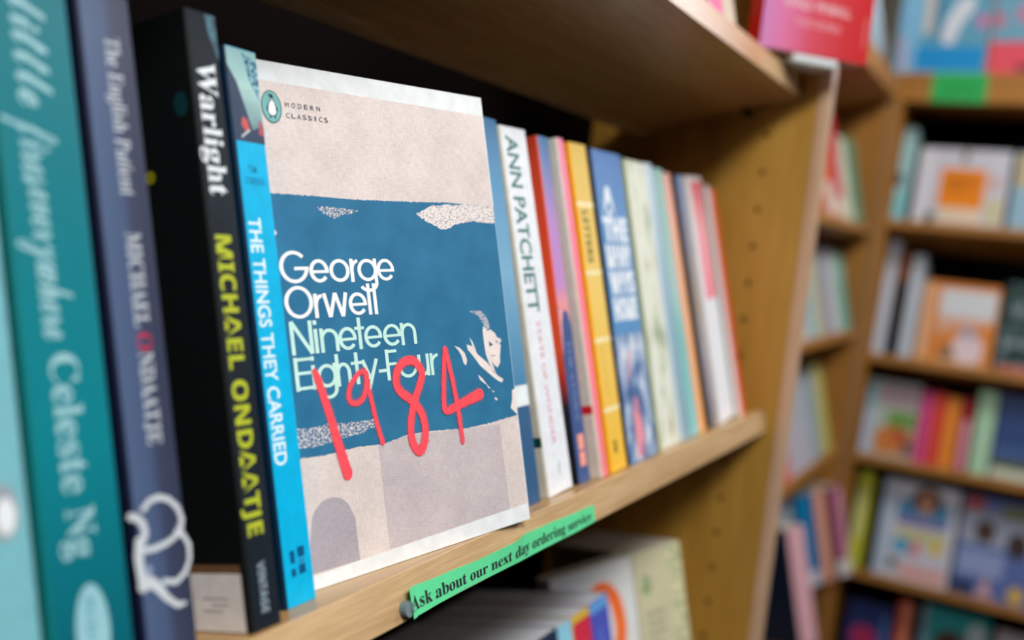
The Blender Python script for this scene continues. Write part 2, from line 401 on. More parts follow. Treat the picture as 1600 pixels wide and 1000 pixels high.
# ------------------------------------------------------------------ the face-out book
def linen(name, c0, c1):
    m, nt, b = _new(name)
    f1 = noise(nt, obj_coords(nt, (2600, 1, 260)), 1, 1); f2 = noise(nt, obj_coords(nt, (260, 1, 2600)), 1, 1)
    f3 = noise(nt, obj_coords(nt, (1, 1, 1)), 45, 3)
    ad = N(nt, 'ShaderNodeMath', operation='ADD'); nt.links.new(f1, ad.inputs[0]); nt.links.new(f2, ad.inputs[1])
    a2 = N(nt, 'ShaderNodeMath', operation='ADD'); nt.links.new(ad.outputs[0], a2.inputs[0]); nt.links.new(f3, a2.inputs[1])
    dv = N(nt, 'ShaderNodeMath', operation='DIVIDE'); nt.links.new(a2.outputs[0], dv.inputs[0]); dv.inputs[1].default_value = 3
    nt.links.new(ramp(nt, dv.outputs[0], [(0.38, rgb(c0)), (0.62, rgb(c1))]), b.inputs['Base Color'])
    b.inputs['Roughness'].default_value = 0.5; b.inputs['Specular IOR Level'].default_value = 0.35
    return m
def speckle(name, ink, ground, sc, scale, thr):
    m, nt, b = _new(name)
    f = noise(nt, obj_coords(nt, sc), scale, 4, 0.7)
    r = ramp(nt, f, [(thr - 0.02, rgb(ink)), (thr + 0.02, rgb(ground))]); nt.links.new(r, b.inputs['Base Color'])
    b.inputs['Roughness'].default_value = 0.5
    return m
U0 = 4.0
def glyph(S, ch, u0, u1, base, m, w=1.78, xh=9.3, cap=12.6):
    """geometric letters drawn as even strokes; millimetres on the cover"""
    T = lambda q: [((a + U0) / 1000, (base + b) / 1000) for a, b in q]
    st = lambda q, ww=None: S.stroke(T(q), (ww or w) / 1000, m, False, 0.74)
    h = w / 2
    def el(cx, cy, rx, ry, a0, a1, n=28):
        return [(cx + rx * math.cos(math.radians(a0 + (a1 - a0) * k / n)), cy + ry * math.sin(math.radians(a0 + (a1 - a0) * k / n))) for k in range(n + 1)]
    c = (u0 + u1) / 2
    if ch in 'oO':
        H = cap if ch == 'O' else xh
        st(el(c, H / 2, (u1 - u0) / 2 - h, H / 2 - h + 0.1, 0, 360, 40))
    elif ch == 'e':
        st(el(c, xh / 2, (u1 - u0) / 2 - h, xh / 2 - h + 0.1, 0, 322)); st([(u0 + h, xh / 2 - 0.3), (u1 - 0.05, xh / 2 - 0.3)], w * 0.85)
    elif ch == 'G':
        st(el(c, cap / 2, (u1 - u0) / 2 - h, cap / 2 - h + 0.1, 42, 352)); st([(c, cap / 2 - 0.6), (u1, cap / 2 - 0.6)], w * 0.95)
    elif ch == 'r':
        st([(u0 + h, 0), (u0 + h, xh)]); st(el(u1 + 0.2, xh * 0.58, u1 - u0 - h, xh * 0.42 - h, 180, 95, 12))
    elif ch == 'g':
        st(el(c, xh / 2, (u1 - u0) / 2 - h, xh / 2 - h + 0.1, 0, 360, 40)); st([(u1 - h, xh)] + el(c, -0.6, (u1 - u0) / 2 - h, 3.0, 0, -155, 16))
    elif ch == 'w':
        a = (u1 - u0) / 4
        for p, q in (((u0 + h, xh), (u0 + a, 0)), ((u0 + a, 0), (c, xh)), ((c, xh), (u1 - a, 0)), ((u1 - a, 0), (u1 - h, xh))): st([p, q])
    elif ch == 'l': st([(c, 0), (c, cap)])
    elif ch == 'N':
        st([(u0 + h, 0), (u0 + h, cap)]); st([(u1 - h, 0), (u1 - h, cap)]); st([(u0 + h, cap), (u1 - h, 0)])
    elif ch == 'i':
        st([(c, 0), (c, xh)]); st([(c, cap - 1.7), (c, cap)])
    elif ch in 'nh':
        st([(u0 + h, 0), (u0 + h, cap if ch == 'h' else xh)])
        st([(u1 - h, 0)] + el(c, xh * 0.55, (u1 - u0) / 2 - h, xh * 0.45 - h, 0, 180, 16))
    elif ch == 'u':
        st([(u1 - h, 0), (u1 - h, xh)]); st([(u0 + h, xh)] + el(c, xh * 0.42, (u1 - u0) / 2 - h, xh * 0.42 - h, 180, 360, 16))
    elif ch == 't':
        st([(c, 0), (c, cap)]); st([(u0, xh - h), (u1, xh - h)], w * 0.9)
    elif ch in 'EF':
        st([(u0 + h, 0), (u0 + h, cap)]); st([(u0, cap - h), (u1, cap - h)], w * 0.9); st([(u0, cap * 0.52), (u1 - 0.5, cap * 0.52)], w * 0.9)
        if ch == 'E': st([(u0, h), (u1, h)], w * 0.9)
    elif ch == 'y':
        st([(u0 + h, xh), (c + 0.2, 0.4)]); st([(u1 - h, xh), (u0 + (u1 - u0) * 0.28, -3.6)])
    elif ch == '-': st([(u0, xh * 0.45), (u1, xh * 0.45)])
def rough(pts, amp, step):
    """edge with brushed jaggedness"""
    out = []
    rnd = random.Random(3)
    for i in range(len(pts) - 1):
        a, b = pts[i], pts[i + 1]; n = max(1, int(math.hypot(b[0] - a[0], b[1] - a[1]) / step))
        for k in range(n):
            t = k / n; out.append((a[0] + (b[0] - a[0]) * t + rnd.uniform(-amp, amp) * 0.3, a[1] + (b[1] - a[1]) * t + rnd.uniform(-amp, amp)))
    out.append(pts[-1]); return out
def d_1984(S, L):
    mm = lambda q: [((a + U0) / 1000, b / 1000) for a, b in q]
    beige = linen('beige_linen_print', '#c8bbb6', '#e4d8d4'); mauve = linen('mauve_linen_print', '#b3a7ab', '#cfc3c4'); mauve2 = linen('grey_mauve_print', '#9d959f', '#b5acb3')
    blue = blotch([(0.3, '#2a688d'), (0.7, '#34769c')], 70); blue_d = paper('#1c5379')
    WD = 125.0
    S.poly(mm([(-3.6, 5.2), (WD + 0.6, 7.4), (WD + 0.6, 189.2), (-3.6, 190.4)]), beige); S.up()
    S.poly(mm([(39, 6.2), (113, 7.2), (112.6, 46), (39, 50)]), mauve)
    S.poly(mm([(-3.6, 5.2), (23.4, 5.8), (23.2, 22), (20.8, 27.9), (17.8, 30.6), (14.2, 31.8), (10.4, 31.9), (7.4, 30.8), (4.8, 28.8), (2.8, 26.0), (1.4, 20), (-1.0, 6)][1:]), mauve2); S.up()
    top = rough([(-3.8, 147.6), (20, 147.3), (43, 146.6), (72, 146.8), (95, 147.2), (126, 146.2)], 0.22, 0.5)
    bot = rough([(126, 48.6), (121.8, 48.2), (117, 48.0), (108, 47.4), (91, 47.2), (70, 49.0), (56, 49.6), (42, 47.8), (28.7, 48.6), (12, 48.0), (-3.8, 49.0)], 0.2, 0.5)
    S.poly(mm(top + bot), blue); S.up()
    pale = '#e8dcd6'; bl = '#25638a'
    sp1 = speckle('torn_paint_speckle', bl, pale, (1, 1, 1.6), 900, 0.52); sp2 = speckle('torn_paint_patch', bl, pale, (1, 1, 1.6), 800, 0.44)
    S.poly(mm([(21.5, 142.8), (25, 143.4), (33, 142.9), (42.6, 142.2), (38, 140.6), (33.5, 140.2), (30, 138.6), (27, 139.6), (24.5, 140.6)]), sp1)
    S.poly(mm(rough([(74.9, 141.7), (80, 143.6), (84, 145.4), (95, 146.2), (110, 146.6), (125.8, 146.4), (125.6, 138.4), (118, 138.6), (111, 139.4), (104, 138.4), (98, 137.4), (94, 135.6), (89.6, 135.2), (84, 137.4), (79, 139.2), (74.9, 141.7)], 0.35, 1.2)), sp2)
    S.poly(mm(rough([(-3.4, 60.3), (6, 59.0), (17, 59.6), (28, 58.4), (40.2, 58.3), (38, 55.2), (29.3, 53.4), (18, 52.8), (8, 51.8), (-3.4, 52.9), (-3.4, 60.3)], 0.35, 1.2)), sp1)
    S.poly(mm([(-0.2, 133.2), (0.9, 133.8), (1.5, 132.6), (0.6, 131.6)]), paper(pale))
    FIG = {'hair': [(100.7, 98.4), (108.4, 98.3), (111.1, 96.4), (112.9, 93.9), (113.6, 90.3), (111.5, 88.7), (110.1, 90.8), (108.4, 93.6), (106.3, 96.3)],
           'face': [(109.3, 91.2), (111.8, 88.7), (113.8, 89.4), (116.9, 87.3), (117.6, 85.6), (120.3, 84.4), (120.3, 83.2), (118.7, 82.6), (119.8, 81.6), (118.2, 76.4), (118.1, 74.0), (115.9, 71.6), (114.0, 72.7), (112.2, 75.1), (114.2, 68.8), (112.5, 69.5), (110.3, 74.1), (108.8, 78.4), (108.5, 84.2), (108.5, 88.9)],
           'collar': [(96.9, 83.7), (101.3, 82.2), (103.3, 78.8), (108.6, 74.9), (112.4, 71.0), (115.4, 67.8), (118.8, 66.0), (117.6, 64.5), (114.2, 66.1), (109.5, 69.5), (104.1, 73.6), (100.6, 77.9), (97.3, 81.3)],
           'swoosh': [(88.9, 83.7), (92.2, 82.6), (95.0, 80.1), (96.1, 76.6), (94.9, 74.4), (93.6, 75.7), (92.8, 79.1), (91.2, 81.5)],
           'low': [(102.1, 69.7), (104.8, 67.7), (107.3, 64.6), (105.7, 65.3), (103.0, 67.3)], 'l2': [(106.5, 65.2), (109.2, 62.9), (108.3, 62.7)],
           'l3': [(109.9, 62.0), (111.7, 61.0), (111.0, 60.6)], 'l4': [(111.5, 58.5), (113.5, 57.4), (112.5, 56.8), (111.4, 57.6)],
           'streak': [(99.4, 86.6), (100.9, 84.8), (102.7, 80.3), (100.8, 81.8), (100.0, 84.3)], 'edge': [(124.0, 60.3), (126.0, 60.7), (125.9, 48.6), (121.6, 52.3), (123.2, 55.7)]}
    figm = paper('#e6dad6'); hairm = speckle('streaked_hair_print', bl, '#b3b6bc', (0.5, 1, 1), 1500, 0.46)
    for k, q in FIG.items(): S.poly(mm(q), hairm if k in ('hair',) else figm)
    S.up(); S.poly(mm([(111.8, 84.0), (114.4, 82.3), (112.0, 81.5)]), blue_d); S.poly(mm([(112.2, 77.8), (115.1, 77.5), (115.1, 76.9), (112.5, 76.9)]), paper('#b9a6b2'))
    S.poly(mm([(116.2, 84.2), (118.6, 83.6), (117.2, 82.4)]), paper('#8e9bb0')); S.up()
    wt = paper('#f2f2f2', 0.5); mint = paper('#c2e6dc', 0.5)
    ROWS = [([('G', 0.8, 14.3), ('e', 14.5, 23.9), ('o', 24.2, 34.4), ('r', 34.7, 39.0), ('g', 38.5, 48.9), ('e', 48.7, 58.4)], 113.5, 113.2, wt),
            ([('O', 1.3, 14.6), ('r', 14.9, 19.1), ('w', 19.2, 31.8), ('e', 32.0, 41.5), ('l', 42.0, 43.7), ('l', 45.1, 46.9)], 100.1, 99.8, wt),
            ([('N', 2.2, 12.6), ('i', 13.1, 15.0), ('n', 15.9, 25.0), ('e', 24.8, 34.1), ('t', 33.3, 38.4), ('e', 38.0, 47.6), ('e', 48.1, 58.0), ('n', 57.9, 66.8)], 86.7, 86.2, mint),
            ([('E', 2.3, 10.4), ('i', 10.2, 11.9), ('g', 12.5, 22.2), ('h', 21.8, 29.3), ('t', 29.5, 35.4), ('y', 34.7, 43.9), ('-', 43.6, 47.8), ('F', 47.9, 54.3), ('o', 54.5, 65.4), ('u', 65.7, 72.4), ('r', 73.0, 78.1)], 73.2, 72.4, mint)]
    for row, b0, b1, m in ROWS:
        for ch, a, b in row:
            glyph(S, ch, a, b, b0 + (b1 - b0) * (a / 66), m)
    ink = paper('#2b3346')
    def spaced(t, u0, u1, v0, v1):
        n = len(t); st = (u1 - u0) / (n - 0.4)
        for i, c in enumerate(t):
            wd = 0.55 if c == 'I' else 1.75
            cx = u0 + st * (i + 0.3); S.text(c, 'plain', ((cx - wd / 2 + U0) / 1000, (cx + wd / 2 + U0) / 1000, v0 / 1000, v1 / 1000), ink, False, 0.0)
    spaced('MODERN', 11.8, 28.6, 181.15, 183.0); spaced('CLASSICS', 11.8, 31.8, 177.0, 178.85)
    S.ell((5.45 + U0) / 1000, 0.18055, 0.00455, 0.00625, ink); S.up(); S.ell((5.45 + U0) / 1000, 0.18055, 0.0042, 0.0059, paper('#74b3b0')); S.up()
    S.poly(mm([(4.0, 185.1), (5.1, 185.4), (6.1, 185.3), (6.6, 184.5), (6.4, 183.5), (7.1, 182.1), (8.0, 180.2), (8.4, 178.9), (7.6, 179.3), (7.5, 177.7), (6.7, 177.0), (7.3, 176.1), (6.5, 176.2), (6.0, 177.0), (5.0, 176.9), (4.7, 176.1), (3.7, 176.0), (4.5, 176.8), (3.8, 177.6), (3.6, 178.7), (2.9, 178.9), (3.3, 180.4), (4.2, 182.0), (5.1, 183.1), (5.2, 183.8), (4.7, 184.6)]), ink); S.up()
    S.poly(mm([(5.2, 182.8), (6.1, 183.1), (6.7, 182.3), (7.2, 180.6), (7.3, 178.7), (6.8, 177.5), (5.0, 177.2), (4.1, 177.9), (3.8, 179.3), (4.2, 181.3)]), wt)
    S.poly(mm([(5.4, 183.7), (6.2, 183.9), (6.0, 183.2), (5.3, 183.1)]), paper('#b9c4c6')); S.up()
    red = paper('#f2505c', 0.5)
    rnd = random.Random(11)
    def pen(q, wd):
        P, Wd = sm(q), [x * 1.28 for x in smw(wd, len(q))]
        S.stroke(mm(P), [(x - 0.15) / 1000 for x in Wd], red, True); S.up()
        for i in range(len(P) - 1):          # the sprayed, dotted edge of the marker line
            a, b = P[i], P[i + 1]; ln = math.hypot(b[0] - a[0], b[1] - a[1]); nx, ny = -(b[1] - a[1]) / ln, (b[0] - a[0]) / ln
            for _ in range(int(ln * 16)):
                t = rnd.random(); o = (Wd[i] / 2 - 0.15 + min(0.75, rnd.expovariate(3.2))) * rnd.choice((-1, 1)); rr = rnd.uniform(0.07, 0.15) / 1000
                c = mm([(a[0] + (b[0] - a[0]) * t + nx * o, a[1] + (b[1] - a[1]) * t + ny * o)])[0]
                S.ell(c[0], c[1], rr, rr, red, 6)
        S.up()
    pen([(11.6, 79.9), (12.6, 76.8), (14.2, 71.2), (16.4, 62.6), (19.3, 49.9), (21.8, 39.2)], [2.0, 2.6, 2.6, 2.8, 3.2, 3.8])
    pen([(35.8, 77.6), (33.6, 77.4), (30.6, 75.4), (27.6, 72.0), (26.6, 68.6), (27.6, 66.2), (30.0, 65.6), (33.0, 66.6), (35.2, 69.4), (36.6, 74.0), (36.4, 77.4), (36.8, 72.4), (37.8, 66.4), (39.3, 57.0), (41.3, 48.2)], [1.6, 1.5, 1.6, 1.7, 1.8, 1.8, 1.8, 1.8, 1.8, 2.0, 1.8, 1.6, 1.6, 1.7, 1.7])
    pen([(67.0, 75.6), (63.6, 79.2), (59.6, 79.8), (55.6, 78.2), (52.8, 74.8), (52.2, 70.8), (54.0, 67.4), (58.0, 64.4), (61.8, 61.2), (64.6, 57.0), (65.6, 51.4), (64.6, 46.0), (62.0, 42.0), (59.4, 42.6), (57.4, 46.6), (57.4, 52.0), (59.0, 58.0), (62.0, 64.0), (65.2, 69.0), (67.2, 73.0), (67.0, 75.6)], [2.8, 2.9, 2.9, 2.9, 3.0, 3.0, 3.0, 3.0, 3.0, 3.0, 3.0, 3.0, 3.0, 3.0, 2.9, 2.8, 2.8, 2.8, 2.8, 2.8, 2.8])
    pen([(82.6, 83.0), (80.6, 74.0), (78.8, 64.0), (78.2, 57.6), (80.0, 56.2), (86.0, 57.6), (93.0, 59.2), (101.4, 61.0)], [2.0, 2.0, 2.0, 2.2, 2.6, 2.9, 3.4, 4.2])
    pen([(82.6, 83.0), (84.8, 70.3), (86.3, 57.0), (87.1, 41.6)], [2.0, 1.9, 2.0, 1.6])
def sm(q, n=4):
    """Catmull-Rom through the points"""
    out = []
    for i in range(len(q) - 1):
        p0 = q[max(0, i - 1)]; p1 = q[i]; p2 = q[i + 1]; p3 = q[min(len(q) - 1, i + 2)]
        for k in range(n):
            t = k / n
            out.append(tuple(0.5 * (2 * p1[j] + (p2[j] - p0[j]) * t + (2 * p0[j] - 5 * p1[j] + 4 * p2[j] - p3[j]) * t * t + (3 * p1[j] - p0[j] - 3 * p2[j] + p3[j]) * t ** 3) for j in (0, 1)))
    out.append(q[-1]); return out
def smw(wd, n, s=4):
    o = []
    for i in range(n - 1): o += [wd[i] + (wd[i + 1] - wd[i]) * k / s for k in range(s)]
    return o + [wd[-1]]
YAW = 0.20204118556283607
book('blue and beige paperback standing face-out with red hand-drawn numerals', F_MID, -U0 / 1000 * math.cos(YAW), 0.0200616 + U0 / 1000 * math.sin(YAW), 0.1302, 0.0215, 0.198, paper('#e2e6e8', 0.4), yaw=YAW, draw=d_1984, face=True)

# ------------------------------------------------------------------ middle shelf, right of the face-out book
def rb(label, x0, x1, y, H, spine, left=None, draw=None, D=0.129, lean=0.0):
    return book(label, F_MID, x0, y, x1 - x0, D, H, spine, left, group=G_ROW, draw=draw, lean=lean)
def d_sky(S, L):
    S.rect(0.0004, 0.0497, 0.0217, 0.0602, paper('#e4ebee'))
rb('sky blue paperback with a white band, half hidden behind the face-out book', 0.1460, 0.1682, 0.0117, 0.1975, grad([(0, '#32587f'), (0.25, '#3a6188'), (0.31, '#4a84ab'), (0.6, '#76a9c8'), (0.82, '#5590b8'), (1, '#3d719c')], 'Z', 0, 0.1975), draw=d_sky)
def d_white(S, L):
    g = paper('#2f6f6c')
    S.text('ANN PATCHETT', 'plain', (0.1905, 0.0965, 0.0056, 0.0182), g, True, 0.02)
    S.text('STATE OF WONDER', 'plain', (0.0915, 0.0255, 0.0116, 0.0164), paper('#d08a94'), True, 0.006)
    S.ell(0.0160, 0.0130, 0.0014, 0.0042, paper('#b7cfd4'))
    L.rect(0.0002, 0.0264, 0.0150, 0.0316, paper('#0d4a40'))
rb('white paperback with dark green capitals down its spine', 0.1753, 0.2050, 0.0107, 0.1952, paper('#e4e8ee', 0.45), paper('#d2cdbe'), d_white, lean=0.036)
def d_purple(S, L):
    t = 0.0150
    S.rect(0, 0, t, 0.1, paper('#41598c')); S.up()
    pk = paper('#f0a3a8')
    S.rect(0.0004, 0.098, t - 0.0004, 0.112, grad([(0, '#f09a94'), (1, '#c08cc4')], 'Z', 0.098, 0.112))
    S.poly([(0.0004, 0.070), (0.0035, 0.090), (0.0060, 0.0960), (0.0090, 0.0975), (0.0125, 0.0955), (t - 0.0004, 0.088), (t - 0.0004, 0.0985), (0.0004, 0.0985)], pk); S.up()
    S.text('THE STORY', 'plain', (0.080, 0.034, 0.0066, 0.0098), paper('#8d9cc0'), True)
    S.rect(0.0050, 0.0180, 0.0128, 0.0270, paper('#f2a08c')); S.rect(0.0050, 0.0090, 0.0128, 0.0170, paper('#f2a08c'))
rb('purple and navy paperback with a burnt orange back cover', 0.2138, 0.2288, 0.0113, 0.1955, grad([(0.4, '#c98cc8'), (0.75, '#b98cc8'), (0.9, '#7d88b8'), (1, '#4f7fae')], 'Z', 0, 0.1955), grad([(0.08, '#171a24'), (0.22, '#23222e'), (0.30, '#c0392e'), (0.38, '#e85a30'), (0.55, '#e8562c'), (1, '#c9442c')], 'Z', 0, 0.1955, 0.4, 0.05), d_purple, lean=0.010)
def d_pink(S, L):
    L.rect(0.0004, 0.0365, 0.0100, 0.0415, paper('#d8202a'))
rb('slim pink paperback with a cream back cover and red tab', 0.2353, 0.2446, 0.0068, 0.1955, grad([(0, '#f08090'), (0.3, '#ff8494'), (1, '#ee7fa4')], 'Z', 0, 0.1955), paper('#dcd6c8'), d_pink, lean=0.037)
def d_yellow(S, L):
    t = 0.0244; ln = paper('#f2e3b0'); ink = paper('#5b5220')
    for z in (0.1583, 0.1176, 0.0776, 0.0364): S.rect(0.0004, z - 0.0014, t - 0.0004, z + 0.0014, ln)
    S.up(); S.text('LETTERS', 'bold', (0.1545, 0.1235, 0.0065, 0.0142), ink, True, 0.01)
    S.text('stories', 'sans', (0.074, 0.044, 0.0080, 0.0112), paper('#c9a648'), True)
    S.rect(0.0085, 0.0105, 0.0120, 0.0180, ink)
rb('mustard yellow paperback crossed by four cream lines', 0.2484, 0.2728, 0.0063, 0.1948, grad([(0, '#f2bd3e'), (0.2, '#f0c458'), (0.6, '#ecca70'), (1, '#d8b44a')], 'Z', 0, 0.1948), paper('#f5ab14'), d_yellow, lean=0.028)
def d_letters(S, L):
    t = 0.0486; wh = paper('#e6edf4')
    S.rect(0.0006, 0.0004, t - 0.0006, 0.079, blotch([(0.3, '#39517e'), (0.45, '#5c7aa8'), (0.56, '#a9bad4'), (0.68, '#e3e8f0')], 55, (1.6, 1, 0.7))); S.up()
    S.rect(0.015, 0.002, 0.029, 0.040, blotch([(0.42, '#5c6f9c'), (0.55, '#ea97a2')], 60, (1.6, 1, 0.5)))
    S.poly([(0.012, 0.045), (0.020, 0.058), (0.024, 0.070), (0.018, 0.066)], paper('#dca3b0'))
    S.text('A', 'bold', (0.009, 0.028, 0.155, 0.172), wh, False, 0.05)
    S.text('THE', 'bold', (0.006, 0.044, 0.138, 0.153), wh, False, 0.04)
    S.text('MANY', 'bold', (0.005, 0.045, 0.1215, 0.1355), wh, False, 0.05)
    S.text('WAYS', 'bold', (0.005, 0.045, 0.105, 0.119), wh, False, 0.05)
    S.text('HOME', 'bold', (0.006, 0.044, 0.0885, 0.1025), wh, False, 0.05)
rb('thick denim blue paperback with stacked white capitals', 0.2762, 0.3248, 0.0060, 0.1945, grad([(0.4, '#5d93c4'), (0.8, '#5b8cc0'), (1, '#4d78b4')], 'Z', 0, 0.1945, 0.4, 0.1), paper('#1f2740'), d_letters, lean=0.018)
rb('pale cream and sage floral paperback beside the denim blue one', 0.3372, 0.3745, 0.0085, 0.1952, blotch([(0.32, '#7f9a80'), (0.42, '#c9d0b8'), (0.5, '#e6e8dc'), (0.62, '#ddE2d4'), (0.7, '#a89a5a')], 42, (1.5, 1, 0.5)), paper('#a9b183'), lean=0.016)
rb('powder blue paperback between the floral book and the seafoam one', 0.3815, 0.3962, 0.0090, 0.1968, grad([(0, '#8fb0c0'), (0.5, '#9fbcd0'), (1, '#ccdcea')], 'Z', 0, 0.1968, 0.4, 0.3), paper('#dbe6ee'), lean=0.047)
rb('seafoam green paperback beside the peach one', 0.3995, 0.4200, 0.0090, 0.1950, grad([(0, '#8ecccc'), (0.35, '#7fc0c0'), (0.55, '#a8ccca'), (1, '#9cc4be')], 'Z', 0, 0.195, 0.4, 0.25), paper('#90b0bc'), lean=0.058)
rb('peach orange paperback beside the seafoam green one', 0.4215, 0.4390, 0.0095, 0.1938, grad([(0, '#f2b070'), (0.5, '#f0b48c'), (0.8, '#f0b6a0'), (1, '#e4a8a0')], 'Z', 0, 0.1938), paper('#e6c0b0'), lean=0.063)
rb('lilac grey paperback with a black back cover', 0.4525, 0.4700, 0.0100, 0.1950, grad([(0, '#8d8890'), (0.3, '#a9a4b0'), (0.5, '#a89a90'), (1, '#7f95c0')], 'Z', 0, 0.195, 0.4, 0.3), paper('#0c0d12'), lean=0.065)
def d_wp(S, L):
    S.rect(0.012, 0.098, 0.0405, 0.193, grad([(0, '#ef8fa0'), (0.6, '#f3a8b4'), (1, '#e8707c')], 'Z', 0.098, 0.193))
rb('thick white paperback with a rose pink upper corner', 0.4760, 0.5180, 0.0105, 0.1968, grad([(0, '#eef0f6'), (0.6, '#e4e8f2'), (1, '#e6e2e2')], 'Z', 0, 0.1968, 0.4, 0.1), paper('#c4bcae'), d_wp, lean=0.064)
rb('blush white paperback with a grey green back, second from the row end', 0.5255, 0.5400, 0.0110, 0.1935, paper('#e6cfd2'), paper('#8fa398'), lean=0.060)
rb('orange red paperback at the right end of the row', 0.5445, 0.5590, 0.0120, 0.1922, paper('#ee5a26'), paper('#eec4bc'), lean=0.064)

# ------------------------------------------------------------------ green paper shelf label
top = [(26.5, -6.2), (55, -7.6), (82.9, -8.7), (111.1, -8.3), (123.2, -7.0), (150, -7.8), (182.8, -8.8), (204, -9.3)]
bot = [(29.3, -17.9), (45, -17.9), (63.1, -17.9), (94.6, -18.1), (134.0, -18.3), (160, -18.4), (180.0, -18.6), (204.9, -18.2)]
off = [(26, -4.2), (29, -2.8), (34, -1.6), (50, -0.8), (83, -0.6), (104, -1.7), (116, -2.3), (130, -1.2), (150, -0.6), (205, -0.5)]
def ip(tab, x):
    if x <= tab[0][0]: return tab[0][1]
    for (a, b), (c, d) in zip(tab, tab[1:]):
        if x <= c:
            t = (x - a) / (c - a); t = t * t * (3 - 2 * t); return b + (d - b) * t
    return tab[-1][1]
def lab(x, v, lift=0.0):   # x in mm along the shelf, v 0..1 bottom to top
    zb, zt = ip(bot, x), ip(top, x); k = min(1, max(0, (x - 45) / 40)); o = ip(off, x) * ((1 - k) * (1.0 - 0.2 * v) + k * (0.35 + 0.65 * v))
    return (x / 1000, min(o, -0.25) / 1000 - lift, (zb + (zt - zb) * v) / 1000)
lr = empty('shelf_label', F_MID, 'long mint green paper label with black serif words on the shelf edge', 'label')
gm = paper('#5fd596', 0.6, 0.04); gd = paper('#2c2f33', 0.6)
lb = MB(); xs = [27.0 + (204.5 - 27.0) * k / 150 for k in range(151)]; vs = [0, 0.25, 0.5, 0.75, 1.0]
for i in range(150):
    for j in range(4):
        a = [lab(xs[i], vs[j]), lab(xs[i + 1], vs[j]), lab(xs[i + 1], vs[j + 1]), lab(xs[i], vs[j + 1])]
        lb.face(a, gm); lb.face([(p[0], p[1] + 0.00018, p[2]) for p in a][::-1], gm)
V, Fc, capH, tx0, tx1 = glyphs('Ask about our next day ordering service', 'serif', 0.0)
for f in Fc:
    T = [lab(27.8 + (199.5 - 27.8) * (V[k][0] - tx0) / (tx1 - tx0), 0.235 + 0.47 * V[k][1] / capH, 0.00022) for k in f]
    for k in range(1, len(T) - 1): lb.face([T[0], T[k], T[k + 1]], gd)
lb.build('paper_strip', lr)
tk = MB(); tk.cyl((0.0262, -0.0030, -0.0135), (0, 1, 0), 0.0030, 0.0031, plain('grey_putty', '#6d8288', 0.6), 16); tk.build('adhesive_tack', lr)

# ------------------------------------------------------------------ upper shelf
book('bubblegum pink book on the upper shelf, cut off by the picture top', F_UP, 0.362, 0.010, 0.030, 0.129, 0.198, paper('#f07fae'), paper('#f3b3c8'), group='books on the upper shelf')
book('cream book between the bubblegum pink and the red book', F_UP, 0.398, 0.010, 0.026, 0.129, 0.198, paper('#d8cdb8'), paper('#e6dccb'), group='books on the upper shelf')
d = Vector((0.560 - 0.485, -0.048 - 0.019, 0)).normalized(); a = math.atan2(-d.y, d.x)
MR = Matrix.Translation((0.485, 0.019, 0.2922))
def d_red(S, L):
    wd, h = 0.1010, 0.172
    S.rect(0, 0, wd - 0.0002, h, grad([(0, '#d68cc8'), (0.2, '#e67fae'), (0.45, '#e0566a'), (0.75, '#d83a40'), (1, '#d42c30')], 'X', 0, wd)); S.up()
    S.text('WIND/ PINBALL', 'plain', (0.017, 0.080, 0.0335, 0.0410), paper('#f2c8d2'), False, 0.012)
    S.text('TWO NOVELS', 'plain', (0.029, 0.072, 0.0205, 0.0265), paper('#f0b8c4'), False)
    S.text('fiction', 'plain', (0.036, 0.012, 0.0940, 0.0975), paper('#ec9a9c'), True)
    Z = Plane(S.mb, (0, 0.020, 0), (0, -1, 0), (0, 0, 1), (-1, 0, 0))
    Z.text('WIND/ PINBALL', 'plain', (0.100, 0.022, 0.007, 0.0125), paper('#f08a88'), True)
book('pink to red paperback turned outwards on a white stand at the shelf end', MR, 0, 0, 0.1010, 0.0195, 0.172, paper('#d8383c'), paper('#fb3424'), paper('#d8383c'), yaw=a, draw=d_red, face=True)
st = empty('book_stand', MR @ Matrix.Rotation(-a, 4, 'Z'), 'small white plastic stand under the pink to red paperback', 'book stand')
sb = MB(); sp = plain('white_plastic', '#e3edf0', 0.3, 0.5)
sb.box((0.032, 0.000, -0.0068), (0.074, 0.030, -0.0002), sp, 0.0015); sb.build('base', st)
sb = MB(); sb.box((0.032, 0.0205, -0.0010), (0.074, 0.0225, 0.070), sp, 0.0008); sb.build('back_rest', st)

# ------------------------------------------------------------------ lower shelf
G_LOW = 'books on the lower shelf'
GREYPG = plain('grey_page_edges', '#cfd1d8', 0.8)
def lowb(label, x0, x1, y, H, spine, left=None, draw=None, D=0.111): return book(label, F_LOW, x0, y, x1 - x0, D, H, spine, left, group=G_LOW, draw=draw, pages=GREYPG)
lowb('dark navy book on the lower shelf, left of the light blue spine', 0.2360, 0.2875, 0.004, 0.1725, paper('#27324c'), draw=None)
lowb('charcoal book on the lower shelf, left of the dark navy one', 0.190, 0.2355, 0.006, 0.1735, paper('#33363f'))
lowb('light blue spine on the lower shelf beside the red one', 0.2880, 0.3118, 0.006, 0.1705, paper('#8fcbe4'), paper('#c9a23a'))
def d_lr(S, L):
    S.rect(0.0004, 0.1655, 0.0280, 0.1708, paper('#d8b840')); S.up(); S.rect(0.006, 0.06, 0.020, 0.15, blotch([(0.4, '#c42f44'), (0.6, '#e2606a')], 90))
lowb('crimson spine with a yellow top edge on the lower shelf', 0.3123, 0.3408, 0.006, 0.1710, paper('#cf3048'), paper('#cfa436'), d_lr)
def d_lv(S, L):
    S.rect(0.0004, 0.163, 0.0314, 0.1708, paper('#5f9fe0')); S.up(); S.rect(0.009, 0.050, 0.021, 0.150, blotch([(0.4, '#4c57b8'), (0.6, '#7484dc')], 120))
